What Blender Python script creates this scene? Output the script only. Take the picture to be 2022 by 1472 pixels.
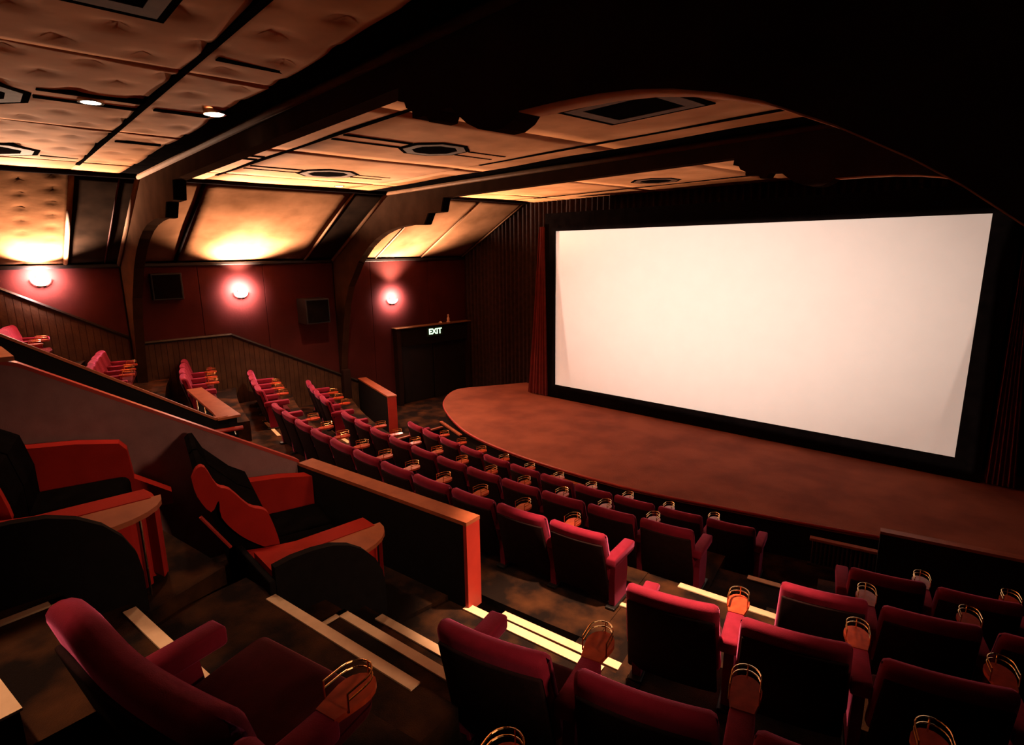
import bpy, bmesh, math, random
from mathutils import Vector, Matrix
random.seed(7)
R = math.radians
for o in list(bpy.data.objects):
    bpy.data.objects.remove(o, do_unlink=True)
scn = bpy.context.scene
COL = scn.collection

# ------------------------------------------------------------------ camera
F_PX, HOR, HX = 1130.0, 239.0, -57.0
roll = math.atan(79 / 6464.0); pitch = math.atan(HOR / F_PX)
down = Vector((math.sin(roll) * math.cos(pitch), math.cos(roll) * math.cos(pitch), math.sin(pitch)))
hy = 736 - (down.x * (HX - 1011) + down.z * F_PX) / down.y
L_ = Vector((HX - 1011, hy - 736, F_PX)).normalized()
Xw = -L_; Zw = -down; Yw = Zw.cross(Xw)
# camera axes in world: right, down, forward
right = Vector((Xw.x, Yw.x, Zw.x)); dwn = Vector((Xw.y, Yw.y, Zw.y)); fwd = Vector((Xw.z, Yw.z, Zw.z))
cam = bpy.data.cameras.new('camera')
cam.sensor_width = 36.0; cam.lens = 36.0 * F_PX / 2022.0
cam.clip_start = 0.02; cam.clip_end = 100
camo = bpy.data.objects.new('camera', cam); COL.objects.link(camo)
m = Matrix.Identity(4)
for i in range(3):
    m[i][0] = right[i]; m[i][1] = -dwn[i]; m[i][2] = -fwd[i]
camo.matrix_world = m
scn.camera = camo

# ------------------------------------------------------------------ world, exposure, big lights
w = bpy.data.worlds.new('world'); scn.world = w; w.use_nodes = True
w.node_tree.nodes['Background'].inputs[0].default_value = (0.02, 0.01, 0.008, 1)
w.node_tree.nodes['Background'].inputs[1].default_value = 0.05
scn.view_settings.view_transform = 'Standard'
scn.view_settings.look = 'None'
scn.view_settings.gamma = 1.0
scn.view_settings.exposure = 0.0
scn.view_settings.use_curve_mapping = False

TUNG = (1.0, 0.62, 0.36)

def spot(name, loc, target, power, angle, blend=0.6, color=TUNG, size=0.06):
    l = bpy.data.lights.new(name, 'SPOT'); l.energy = power; l.color = color
    l.spot_size = R(angle); l.spot_blend = blend; l.shadow_soft_size = size
    o = bpy.data.objects.new(name, l); COL.objects.link(o); o.location = loc
    o.rotation_euler = (Vector(target) - Vector(loc)).to_track_quat('-Z', 'Y').to_euler()
    return o

def point(name, loc, power, color=TUNG, size=0.05):
    l = bpy.data.lights.new(name, 'POINT'); l.energy = power; l.color = color; l.shadow_soft_size = size
    o = bpy.data.objects.new(name, l); COL.objects.link(o); o.location = loc
    return o

# the film projector in the booth at the back of the room: a keystoned rectangle of light
PRJ = Vector((-4.7, -5.6, 0.85))
pr = spot('projector_beam', PRJ, (-5.06, 9.72, -1.29), 12500, 36, 0.0, (1.0, 0.765, 0.635), 0.03)
pr.data.use_nodes = True
nt = pr.data.node_tree
em = nt.nodes['Emission']
tc = nt.nodes.new('ShaderNodeTexCoord'); sp = nt.nodes.new('ShaderNodeSeparateXYZ')
nt.links.new(tc.outputs['Normal'], sp.inputs[0])
def mth(op, a, b=None, c=None, clamp=False):
    n = nt.nodes.new('ShaderNodeMath'); n.operation = op; n.use_clamp = clamp
    for i, v in enumerate((a, b, c)):
        if v is None: continue
        if isinstance(v, (int, float)): n.inputs[i].default_value = v
        else: nt.links.new(v, n.inputs[i])
    return n.outputs[0]
px_ = mth('DIVIDE', sp.outputs[0], mth('ABSOLUTE', sp.outputs[2]))
py_ = mth('DIVIDE', sp.outputs[1], mth('ABSOLUTE', sp.outputs[2]))
# half width 3.65 m at 15.4 m = 0.237, half height 0.111 ; sides lean in towards the bottom
hw = mth('MULTIPLY_ADD', py_, 0.18, 0.232)
ex = mth('MULTIPLY', mth('SUBTRACT', hw, mth('ABSOLUTE', px_)), 260.0, clamp=True)
ey = mth('MULTIPLY', mth('SUBTRACT', 0.1165, mth('ABSOLUTE', py_)), 260.0, clamp=True)
r2 = mth('ADD', mth('POWER', mth('MULTIPLY', mth('ADD', px_, 0.02), 2.0), 2.0), mth('POWER', mth('MULTIPLY', mth('SUBTRACT', py_, 0.02), 3.2), 2.0))
fall = mth('SUBTRACT', 1.0, mth('MULTIPLY', r2, 3.2), clamp=True)
stren = mth('MULTIPLY', mth('MULTIPLY', ex, ey), mth('MULTIPLY_ADD', fall, 0.55, 0.45))
stren = mth('MAXIMUM', stren, mth('MULTIPLY', ey, mth('MULTIPLY', mth('LESS_THAN', mth('ABSOLUTE', px_), 0.243), 0.42)))
nt.links.new(stren, em.inputs['Strength'])

# ------------------------------------------------------------------ helpers
def tag(o, label=None, cat=None, group=None, kind=None):
    if label: o['label'] = label
    if cat: o['category'] = cat
    if group: o['group'] = group
    if kind: o['kind'] = kind
    return o

def link(name, me, mat, parent=None, smooth=False, loc=None, rz=None):
    o = bpy.data.objects.new(name, me); COL.objects.link(o)
    if mat is not None and len(me.materials) == 0: me.materials.append(mat)
    if parent is not None: o.parent = parent
    if smooth:
        for p in me.polygons: p.use_smooth = True
    if loc is not None: o.location = loc
    if rz is not None: o.rotation_euler = (0, 0, rz)
    return o

def empty(name, loc=(0, 0, 0), rz=0):
    o = bpy.data.objects.new(name, None); COL.objects.link(o)
    o.location = loc; o.rotation_euler = (0, 0, rz); o.empty_display_size = 0.1
    return o

def mesh_from(verts, faces, name='m'):
    me = bpy.data.meshes.new(name); me.from_pydata([tuple(v) for v in verts], [], faces); me.update()
    return me

def fix(me):
    bm = bmesh.new(); bm.from_mesh(me)
    bmesh.ops.recalc_face_normals(bm, faces=bm.faces); bm.to_mesh(me); bm.free(); return me

def box_me(x0, x1, y0, y1, z0, z1, bev=0.0, seg=2):
    bm = bmesh.new()
    bmesh.ops.create_cube(bm, size=1)
    for v in bm.verts:
        v.co = ((x0 + x1) / 2 + v.co.x * (x1 - x0), (y0 + y1) / 2 + v.co.y * (y1 - y0), (z0 + z1) / 2 + v.co.z * (z1 - z0))
    if bev > 0:
        bmesh.ops.bevel(bm, geom=list(bm.edges), offset=bev, segments=seg, affect='EDGES', profile=0.5)
    me = bpy.data.meshes.new('box'); bm.to_mesh(me); bm.free(); return me

def prism_me(poly, zs, tr=lambda x, y, z: (x, y, z)):
    """extrude polygon (2D list) between zs=(a,b); tr maps (u,v,w) to xyz"""
    bm = bmesh.new(); n = len(poly)
    a = [bm.verts.new(tr(p[0], p[1], zs[0])) for p in poly]
    b = [bm.verts.new(tr(p[0], p[1], zs[1])) for p in poly]
    f1 = bm.faces.new(a); f2 = bm.faces.new(b[::-1])
    for i in range(n):
        j = (i + 1) % n
        bm.faces.new((a[i], b[i], b[j], a[j]))
    bmesh.ops.recalc_face_normals(bm, faces=bm.faces)
    bmesh.ops.triangulate(bm, faces=[f for f in bm.faces if len(f.verts) > 4])
    bmesh.ops.recalc_face_normals(bm, faces=bm.faces)
    me = bpy.data.meshes.new('prism'); bm.to_mesh(me); bm.free(); return me

def xz(y_is_w=True):
    return lambda u, v, w: (u, w, v)
def yz():
    return lambda u, v, w: (w, u, v)

def tube_me(paths, r, n=8, closed=False):
    V, Fc = [], []
    for path in paths:
        P = [Vector(p) for p in path]; base = len(V); up = None
        for i, p in enumerate(P):
            if closed: t = (P[(i + 1) % len(P)] - P[i - 1])
            else: t = P[min(i + 1, len(P) - 1)] - P[max(i - 1, 0)]
            t.normalize()
            a = t.cross(Vector((0, 0, 1)))
            if a.length < 1e-3: a = t.cross(Vector((0, 1, 0)))
            a.normalize(); b = t.cross(a)
            for k in range(n):
                q = 2 * math.pi * k / n
                V.append(p + a * (r * math.cos(q)) + b * (r * math.sin(q)))
        m_ = len(P)
        for i in range(m_ if closed else m_ - 1):
            for k in range(n):
                i2 = (i + 1) % m_
                Fc.append((base + i * n + k, base + i * n + (k + 1) % n, base + i2 * n + (k + 1) % n, base + i2 * n + k))
        if not closed:
            Fc.append(tuple(base + k for k in range(n))[::-1]); Fc.append(tuple(base + (m_ - 1) * n + k for k in range(n)))
    return fix(mesh_from(V, Fc))

def rrect(w_, h_, r, n=3):
    out = []
    for cx, cy, a0 in ((w_ / 2 - r, h_ / 2 - r, 0), (-w_ / 2 + r, h_ / 2 - r, 90), (-w_ / 2 + r, -h_ / 2 + r, 180), (w_ / 2 - r, -h_ / 2 + r, 270)):
        for k in range(n + 1):
            a = R(a0 + 90 * k / n); out.append((cx + r * math.cos(a), cy + r * math.sin(a)))
    return out

def loft_me(rings, cap=True):
    V, Fc = [], []; n = len(rings[0])
    for r_ in rings: V += [tuple(p) for p in r_]
    for i in range(len(rings) - 1):
        for k in range(n):
            Fc.append((i * n + k, i * n + (k + 1) % n, (i + 1) * n + (k + 1) % n, (i + 1) * n + k))
    if cap:
        Fc.append(tuple(range(n))[::-1]); Fc.append(tuple((len(rings) - 1) * n + k for k in range(n)))
    return fix(mesh_from(V, Fc))

def pillow_me(w_, prof, edge, fn, nx=6):
    """cushion lofted along x; prof(scale_inset) -> list of (u,v); fn(x,u,v)->xyz"""
    st = [(-w_ / 2, edge), (-w_ / 2 + edge * 0.3, edge * 0.3), (-w_ / 2 + edge, 0)]
    inner = [(-w_ / 2 + edge + (w_ - 2 * edge) * i / nx, 0) for i in range(1, nx)]
    st = st + inner + [(w_ / 2 - edge, 0), (w_ / 2 - edge * 0.3, edge * 0.3), (w_ / 2, edge)]
    return loft_me([[fn(x, u, v) for u, v in prof(ins)] for x, ins in st])

# ------------------------------------------------------------------ materials
def mat(name, col, rough=0.6, metal=0.0, col2=None, scale=6.0, bump=0.0, bscale=40.0, sheen=0.0, sheen_col=None, coat=0.0, emit=None, estr=0.0, detail=4.0, spec=0.5, lo=0.35, hi=0.65):
    mt = bpy.data.materials.new(name); mt.use_nodes = True
    n = mt.node_tree.nodes; l = mt.node_tree.links; p = n['Principled BSDF']
    p.inputs['Base Color'].default_value = (*col, 1); p.inputs['Roughness'].default_value = rough
    p.inputs['Metallic'].default_value = metal; p.inputs['Specular IOR Level'].default_value = spec
    tcn = n.new('ShaderNodeTexCoord')
    if col2 is not None:
        ns = n.new('ShaderNodeTexNoise'); ns.inputs['Scale'].default_value = scale; ns.inputs['Detail'].default_value = detail
        l.new(tcn.outputs['Object'], ns.inputs['Vector'])
        cr = n.new('ShaderNodeValToRGB'); cr.color_ramp.elements[0].position = lo; cr.color_ramp.elements[1].position = hi
        cr.color_ramp.elements[0].color = (*col, 1); cr.color_ramp.elements[1].color = (*col2, 1)
        l.new(ns.outputs['Fac'], cr.inputs[0]); l.new(cr.outputs[0], p.inputs['Base Color'])
    if bump > 0:
        nb = n.new('ShaderNodeTexNoise'); nb.inputs['Scale'].default_value = bscale; nb.inputs['Detail'].default_value = 3
        l.new(tcn.outputs['Object'], nb.inputs['Vector'])
        b = n.new('ShaderNodeBump'); b.inputs['Strength'].default_value = bump; b.inputs['Distance'].default_value = 0.02
        l.new(nb.outputs['Fac'], b.inputs['Height']); l.new(b.outputs[0], p.inputs['Normal'])
    if sheen > 0:
        p.inputs['Sheen Weight'].default_value = sheen; p.inputs['Sheen Roughness'].default_value = 0.35
        p.inputs['Sheen Tint'].default_value = (*(sheen_col or (1, 1, 1)), 1)
    if coat > 0:
        p.inputs['Coat Weight'].default_value = coat; p.inputs['Coat Roughness'].default_value = 0.15
    if emit is not None:
        p.inputs['Emission Color'].default_value = (*emit, 1); p.inputs['Emission Strength'].default_value = estr
    return mt

M = {}
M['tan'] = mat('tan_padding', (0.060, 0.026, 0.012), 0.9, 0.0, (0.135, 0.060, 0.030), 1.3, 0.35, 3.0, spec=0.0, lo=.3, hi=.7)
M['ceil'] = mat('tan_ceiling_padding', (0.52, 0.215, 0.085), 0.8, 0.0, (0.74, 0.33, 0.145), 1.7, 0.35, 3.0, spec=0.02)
M['tan_trim'] = mat('tan_trim', (0.17, 0.08, 0.04), 0.8, 0.0, (0.135, 0.062, 0.031), 9, spec=.1)
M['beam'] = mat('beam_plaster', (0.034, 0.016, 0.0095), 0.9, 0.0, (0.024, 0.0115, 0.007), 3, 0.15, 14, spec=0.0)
M['black'] = mat('matte_black', (0.0035, 0.0025, 0.0025), 0.95, bump=0.1, bscale=60, col2=(0.0055, 0.004, 0.004), spec=0.0)
M['blackpaint'] = mat('black_paint', (0.008, 0.006, 0.006), 0.45, col2=(0.012, 0.009, 0.009), spec=0.3)
M['darkbrown'] = mat('dark_brown', (0.010, 0.006, 0.0045), 0.9, 0, (0.018, 0.010, 0.007), 3, spec=0.0)  # dark brown for the coving panels on the near side of each rib
M['wall'] = mat('red_wall', (0.052, 0.010, 0.0095), 0.75, 0, (0.038, 0.0075, 0.007), 1.6, 0.08, 30, spec=0.06)
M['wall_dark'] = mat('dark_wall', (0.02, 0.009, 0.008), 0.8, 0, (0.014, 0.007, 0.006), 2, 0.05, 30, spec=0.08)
M['dado'] = mat('dado_board', (0.065, 0.030, 0.017), 0.7, 0, (0.04, 0.018, 0.011), 5, 0.15, 25, spec=0.1)
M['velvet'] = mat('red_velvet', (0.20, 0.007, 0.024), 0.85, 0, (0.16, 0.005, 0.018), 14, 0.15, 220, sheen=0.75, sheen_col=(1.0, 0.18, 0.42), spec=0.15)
M['cushion'] = mat('shaded_seat_fabric', (0.06, 0.004, 0.007), 0.9, 0, (0.045, 0.003, 0.005), 14, 0.15, 200, sheen=0.15, sheen_col=(1.0, 0.22, 0.3), spec=0.1)  # darker than the velvet: shadow of the backrest put into the cushion colour
M['shell'] = mat('seat_back_fabric', (0.020, 0.006, 0.007), 0.9, 0, (0.014, 0.005, 0.005), 20, 0.15, 200, spec=0.1)
M['vinyl'] = mat('red_vinyl', (0.36, 0.015, 0.010), 0.7, 0, (0.30, 0.012, 0.008), 5, 0.08, 60, spec=0.08)
M['dark'] = mat('dark_fabric', (0.008, 0.0055, 0.006), 0.95, 0, (0.006, 0.004, 0.0045), 12, 0.1, 150, spec=0.1)
M['cap'] = mat('wood_cap', (0.34, 0.085, 0.036), 0.5, 0, (0.26, 0.06, 0.027), 7, spec=0.2)
M['redpaint'] = mat('red_gloss_paint', (0.42, 0.030, 0.020), 0.4, 0, (0.36, 0.025, 0.018), 6)
M['part'] = mat('partition_carpet', (0.30, 0.15, 0.155), 0.9, 0, (0.25, 0.125, 0.13), 8, 0.15, 150, spec=0.15)
M['tray'] = mat('lacquered_wood', (0.46, 0.055, 0.018), 0.35, 0, (0.30, 0.03, 0.011), 18, coat=0.2, spec=.3)
M['brass'] = mat('brass_wire', (0.85, 0.55, 0.25), 0.2, 1.0, (0.75, 0.45, 0.2), 10)
M['chrome'] = mat('chrome', (0.7, 0.65, 0.6), 0.2, 1.0, (0.6, 0.56, 0.52), 10)
M['carpet'] = mat('patterned_carpet', (0.010, 0.005, 0.004), 0.95, 0, (0.075, 0.026, 0.010), 3.2, 0.4, 160, detail=6, spec=0.1, lo=0.42, hi=0.7)
M['stagecarpet'] = mat('stage_carpet', (0.20, 0.058, 0.038), 0.95, 0, (0.30, 0.090, 0.054), 1.6, 0.4, 150, detail=6, spec=0.1)
M['strip'] = mat('step_nosing', (0.82, 0.53, 0.34), 0.8, 0, (0.74, 0.46, 0.29), 12, spec=.15)
M['screen'] = mat('screen_white', (0.88, 0.85, 0.82), 0.8, 0, (0.86, 0.83, 0.80), 3)
M['drape'] = mat('black_drape', (0.016, 0.007, 0.006), 0.8, 0, (0.030, 0.012, 0.010), 9, 0.1, 60, spec=0.2)
M['curtain'] = mat('red_curtain', (0.16, 0.012, 0.014), 0.8, 0, (0.12, 0.009, 0.010), 9, sheen=0.2, sheen_col=(1, 0.4, 0.4))
M['bulb'] = mat('lamp_glow', (1, 0.85, 0.7), 0.5, emit=(1.0, 0.80, 0.62), estr=14.0)
M['shade'] = mat('frosted_shade', (1, 0.85, 0.75), 0.5, emit=(1.0, 0.70, 0.55), estr=9.0)
M['exit'] = mat('exit_letters', (0.7, 1, 0.75), 0.5, emit=(0.62, 1.0, 0.66), estr=1.6)
M['exitbox'] = mat('exit_box', (0.01, 0.03, 0.015), 0.4, col2=(0.008, 0.022, 0.012))
M['radiator'] = mat('radiator_paint', (0.06, 0.02, 0.016), 0.4, col2=(0.045, 0.016, 0.013))
M['plaster'] = mat('plaster_figure', (0.6, 0.4, 0.3), 0.6, col2=(0.5, 0.32, 0.24))

# ------------------------------------------------------------------ room dimensions (eye of the viewer is the origin)
XL, XR, ZR, ZC, XCL, XCR = -12.5, 1.4, -0.12, 1.14, -10.0, -1.1
YB = -6.2
CX0, CY0 = -6.85, 21.3            # centre of the curved rows
FZ = {1: -3.83, 2: -3.39, 3: -3.06, 4: -2.71, 5: -2.33, 6: -1.80}
RR = {1: 15.90, 2: 17.17, 3: 18.28, 4: 19.42, 5: 20.62, 6: 21.75}

def polar(r, thd, z=0.0):
    a = R(thd); return Vector((CX0 + r * math.sin(a), CY0 - r * math.cos(a), z))

def struct(name, me, m_, parent=None, smooth=False, label=None, cat=None):
    o = link(name, me, m_, parent, smooth)
    if parent is None:
        o['kind'] = 'structure'
        if label: o['label'] = label
        if cat: o['category'] = cat
    return o

# --- base floor and shell
floor = struct('floor', box_me(XL - .2, XR + .2, YB - .2, 11.4, -4.0, FZ[1]), M['carpet'], label='dark patterned carpet floor before the stage', cat='floor')
wl = struct('wall_left', box_me(XL - .2, XL - .03, YB - .2, 11.4, -4.0, 1.4), M['wall_dark'], label='dark red side wall with glowing sconces', cat='wall')
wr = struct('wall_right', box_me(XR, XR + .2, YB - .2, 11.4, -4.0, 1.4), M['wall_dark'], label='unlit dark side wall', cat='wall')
wb = struct('wall_back', box_me(XL - .2, XR + .2, YB - .2, YB, -4.0, 1.4), M['wall_dark'], label='dark back wall of the auditorium', cat='wall')
FA = R(5.0)
def front_y(x): return 9.85 + (x - XL) * math.tan(FA)
wf = struct('wall_front', prism_me([(XL - .2, front_y(XL - .2) + .25), (XR + .2, front_y(XR + .2) + .25), (XR + .2, front_y(XR + .2) + .5), (XL - .2, front_y(XL - .2) + .5)], (-4.0, 1.4)), M['black'], label='black front wall behind the screen', cat='wall')
ceil = struct('ceiling', box_me(XL - .2, XR + .2, YB - .2, 11.4, 1.25, 1.45), M['black'], label='tan padded panel ceiling with black battens', cat='ceiling')

# --- padded panels
def grid_panel(p00, p10, p01, nx, ny, nrm, disp, thick=0.03):
    """panel with corners p00,p10,p01; front face displaced along nrm"""
    p00, p10, p01, nrm = Vector(p00), Vector(p10), Vector(p01), Vector(nrm)
    V, Fc = [], []
    for j in range(ny + 1):
        for i in range(nx + 1):
            u, v = i / nx, j / ny
            V.append(p00 + (p10 - p00) * u + (p01 - p00) * v + nrm * disp(u * (p10 - p00).length, v * (p01 - p00).length, u, v))
    for j in range(ny):
        for i in range(nx):
            a = j * (nx + 1) + i; Fc.append((a, a + 1, a + nx + 2, a + nx + 1))
    b = len(V)
    V += [p00 - nrm * thick, p10 - nrm * thick, p10 + p01 - p00 - nrm * thick, p01 - nrm * thick]
    Fc.append((b + 3, b + 2, b + 1, b))
    e = [list(range(0, nx + 1)), [j * (nx + 1) + nx for j in range(ny + 1)], [ny * (nx + 1) + i for i in range(nx, -1, -1)], [j * (nx + 1) for j in range(ny, -1, -1)]]
    for k in range(4):
        Fc.append(tuple(e[k][::-1]) + (b + k, b + (k + 1) % 4))
    return fix(mesh_from(V, Fc))

def soft(a, b, u, v):
    e = min(u, 1 - u) * 1.0; f = min(v, 1 - v) * 1.0
    return min(1, e * 25) * min(1, f * 25)
def tuft(step, depth, d0=0.0):
    def f(x, y, u, v):
        gx = (x / step) % 1 - .5; gy = (y / step + 0.5 * (int(x / step) % 2)) % 1 - .5
        d = math.hypot(gx, gy)
        return -0.002 * (1 - soft(0, 0, u, v)) - depth * math.exp(-(d / 0.16) ** 2) + 0.4 * depth * math.sin(x * 3.1) * math.sin(y * 2.3)
    return f
def flatp(amp):
    return lambda x, y, u, v: -0.002 * (1 - soft(0, 0, u, v)) + amp * math.sin(x * 2.7 + y) * math.sin(y * 2.1 + .5 * x)

GX = [-10.0, -9.04, -6.67, -4.30, -1.93, -1.1]
def ceil_bay(ys, dark, tufted):
    for k in range(len(ys) - 1):
        for i in range(len(GX) - 1):
            g = 0.003
            x0, x1, y0, y1 = GX[i] + g, GX[i + 1] - g, ys[k] + g, ys[k + 1] - g
            tf = tufted and (x1 > -6.7)
            nx, ny = (max(4, int((x1 - x0) / .06)), max(4, int((y1 - y0) / .06))) if tf else (10, 8)
            me = grid_panel((x0, y0, ZC), (x1, y0, ZC), (x0, y1, ZC), nx, ny, (0, 0, -1), tuft(0.40, 0.030) if tf else flatp(0.006), thick=0.06)
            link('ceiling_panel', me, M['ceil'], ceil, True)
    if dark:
        link('dark_strip', box_me(GX[0], GX[-1], dark[0], dark[1], ZC, ZC + 0.08), M['black'], ceil)  # black strip along the near side of the rib
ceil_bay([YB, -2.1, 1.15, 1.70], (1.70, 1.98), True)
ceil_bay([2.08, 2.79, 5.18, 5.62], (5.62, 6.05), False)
ceil_bay([6.15, 6.9, 9.3, 11.2], None, False)
def batten(x0, x1, y0, y1, name='batten'):
    link(name, box_me(x0, x1, y0, y1, ZC - 0.010, ZC + 0.05), M['black'], ceil)
for y in (1.16, 2.79, 5.18, 6.9, 9.3):
    batten(-9.3 if y != 5.18 else -6.2, -1.5, y - .022, y + .022)
# octagonal ceiling vents, each with a raised frame, dark outline and grille
def octa(r, n=8, ph=22.5, sx=1, sy=1): return [(r * sx * math.cos(R(ph + 360 * k / n)), r * sy * math.sin(R(ph + 360 * k / n))) for k in range(n)]
def ring_me(po, pi_, z0, z1):
    n = len(po); V = [(p[0], p[1], z) for z in (z0, z1) for p in po] + [(p[0], p[1], z) for z in (z0, z1) for p in pi_]
    Fc = []
    for k in range(n):
        j = (k + 1) % n
        Fc += [(k, j, n + j, n + k), (2 * n + k, 3 * n + k, 3 * n + j, 2 * n + j), (k, 2 * n + k, 2 * n + j, j), (n + k, n + j, 3 * n + j, 3 * n + k)]
    return fix(mesh_from(V, Fc))
VENTS = [(-3.05, 0.55, .42, 'square ceiling vent at the very top of the picture'), (-5.67, 0.10, .38, 'octagonal ceiling vent at the left edge beside a downlight'), (-8.5, 0.30, .42, 'ceiling vent nearest the first lit wall panel'),
         (-8.2, 3.98, .40, 'flat ceiling vent above the second wall lamp'), (-5.6, 4.02, .37, 'octagonal black ceiling vent in the middle bay'), (-3.0, 4.15, .50, 'large square ceiling vent framed by the near arch'),
         (-5.75, 8.65, .37, 'small octagonal vent in the far bay above the screen')]
fr_m = {}
for vx, vy, vr, lb in VENTS:
    sq = 'square' in lb
    mk = (lambda r: octa(r, 4, 45, 1.25, 0.95)) if sq else (lambda r: octa(r, 8, 22.5, 1.0, 0.95))
    v = empty('ceiling_vent', (vx, vy, ZC)); tag(v, lb, 'vent', 'ceiling vents')
    link('outline', ring_me(mk(vr * 1.16), mk(vr * 1.02), -0.008, 0.02), M['black'], v)
    link('frame', ring_me(mk(vr * 1.02), mk(vr * 0.74), -0.012, 0.02), M['tan_trim'], v)
    link('grille', prism_me(mk(vr * 0.76), (-0.008, 0.01)), M['black'], v)
    for s in (-.13, .13):
        y1 = vy - vr * 1.05; y0 = {True: 2.85, False: 1.0}[vy > 2] if vy < 6 else 7.0
        if vy > 2 and not sq and vy < 6:
            batten(vx + s - .017, vx + s + .017, y0, y1); batten(vx + s - .017, vx + s + .017, vy + vr * 1.05, vy + .95)
for x in (-3.88, -5.50, -7.2):
    batten(x - .03, x + .03, 1.24, 1.64)
for x in (-5.34, -5.60):
    batten(x - .025, x + .025, 0.50, 1.14)
for x in (-7.3, -7.55): batten(x - .02, x + .02, 2.3, 2.75)
batten(-8.72, -8.66, 0.75, 1.1)

# --- left coving (padded slope between wall rail and ceiling)
ct = Vector((XCL - XL, 0, ZC - ZR)); ct.normalize(); cn = Vector((ct.z, 0, -ct.x))
cov = struct('wall_left_coving', prism_me([(XL - .1, ZR + .12), (XCL - .1, ZC + .12), (XCL - .1, ZC + .2), (XL - .1, ZR + .2)], (YB, 11.2), xz()), M['black'], label='sloping tan padded coving above the wall rail', cat='wall')
def cov_panel(y0, y1, m_, tf=False):
    nx, ny = (max(4, int((y1 - y0) / .06)), 44) if tf else (12, 12)
    me = grid_panel((XL, y0 + .006, ZR), (XL, y1 - .006, ZR), (XCL, y0 + .006, ZC), nx, ny, cn, tuft(0.36, 0.022) if tf else flatp(0.008), thick=0.06)
    link('coving_panel', me, m_, cov, True)
cov_panel(YB, -2.1, M['tan']); cov_panel(-2.1, 1.17, M['tan'], True); cov_panel(1.17, 1.98, M['darkbrown'])
cov_panel(2.08, 2.83, M['tan']); cov_panel(2.83, 5.36, M['tan']); cov_panel(5.36, 6.05, M['darkbrown'])
cov_panel(6.15, 7.1, M['tan']); cov_panel(7.1, 8.4, M['tan']); cov_panel(8.4, 9.75, M['tan'])
def cov_rib(y, m_, r=.022, dy=0.0):
    p = Vector((XL, y, ZR)) + cn * .012; q = Vector((XCL, y, ZC)) + cn * .012
    link('coving_batten', tube_me([[p, q]], r, 6), m_, cov, True)
cov_rib(1.17, M['tan_trim'], .035); cov_rib(2.83, M['black'], .03); cov_rib(5.36, M['tan_trim'], .025)
cov_rib(7.1, M['tan_trim'], .018); cov_rib(8.4, M['tan_trim'], .018); cov_rib(9.72, M['tan_trim'], .018); cov_rib(1.72, M['wall'], .012)
# right coving, unlit
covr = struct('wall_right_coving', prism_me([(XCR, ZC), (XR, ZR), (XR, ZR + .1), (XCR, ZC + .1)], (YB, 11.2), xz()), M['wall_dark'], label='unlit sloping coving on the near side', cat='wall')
# cornice shadow gap and wall rail
for k, (y0, y1) in enumerate(((YB, 1.93), (2.1, 6.0), (6.17, 9.75))):
    t = struct('trim_%d' % (k + 1), box_me(XCL - .03, XCL + .05, y0, y1, ZC - .055, ZC + .01), M['black'], label='black cornice line between coving and ceiling, bay %s' % ('nearest', 'middle', 'farthest')[k], cat='trim')
    t = struct('trim_%d' % (k + 4), box_me(XL - .03, XL + .06, y0, y1, ZR - .075, ZR - .01, .012), M['blackpaint'], label='dark picture rail under the coving, bay %s' % ('nearest', 'middle', 'farthest')[k], cat='trim')

# --- left wall panels and dado boards
for y0, y1 in ((YB, -2.0), (-2.0, -.6), (-.6, 1.93), (2.1, 3.2), (3.2, 4.45), (4.45, 6.0), (6.17, 6.95), (6.95, 8.6), (8.6, 10.0)):
    link('wall_panel', box_me(XL - .05, XL, y0 + .004, y1 - .004, -4.0, ZR - .06, .004, 1), M['wall'], wl)
def dado_top(y):
    if y < 1.95: return -0.50 + (y - 0.27) * (-0.95 / 1.61)
    if y < 3.67: return -1.612
    return -1.612 + (y - 3.67) * (-1.37 / 2.68)
y = -1.0
while y < 6.6:
    if not (1.88 < y < 2.02):
        za, zb = dado_top(y), dado_top(y + .096)
        if y < 1.9 < y + .1: zb = za
        o = 0.004 * (int(y * 10) % 2)
        link('dado_board', prism_me([(y, -4), (y + .094, -4), (y + .094, zb), (y, za)], (XL - .01, XL + .022 + o), yz()), M['dado'], wl)
    y += 0.1
rail_pts = [[(XL + .03, -1.0, dado_top(-1.0)), (XL + .03, 1.9, dado_top(1.9))], [(XL + .03, 2.1, -1.6), (XL + .03, 3.67, -1.6), (XL + .03, 6.6, dado_top(6.6))]]
for k, rp in enumerate(rail_pts):
    struct('trim_%d' % (k + 7), tube_me([rp], .035, 6), M['blackpaint'], label=('dark dado rail sloping down behind the rearmost rows', 'dark bent dado rail below the second wall lamp')[k], cat='trim')

# --- arched ribs with stepped brackets
INNER = [(-12.46, -2.7), (-12.36, -2.2), (-12.2, -1.62), (-12.03, -1.1), (-11.82, -.72), (-11.55, -.45), (-11.32, -.2), (-11.1, -.04), (-10.85, .12), (-10.56, .26), (-10.25, .37), (-9.95, .44), (-9.6, .485), (-9.26, .505), (-8.98, .49), (-8.80, .49), (-8.66, .68), (-8.28, .68), (-8.20, .91),
         (-3.05, .93), (-3.06, .86), (-3.0, .85), (-2.98, .81), (-2.92, .78), (-2.92, .745), (-2.78, .735), (-2.76, .70), (-2.70, .70), (-2.67, .745), (-2.56, .74), (-2.50, .69), (-2.43, .64), (-2.34, .60), (-2.24, .575), (-2.16, .575), (-2.09, .60), (-2.05, .635), (-1.81, .63), (-1.59, .62), (-1.40, .60), (-1.24, .57), (-1.07, .525), (-.91, .47), (-.68, .36), (-.47, .24), (-.35, .16), (-.21, .05), (0.0, -.14), (.25, -.45), (.55, -.95), (.85, -1.6), (1.05, -2.2), (1.15, -2.8)]
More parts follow.
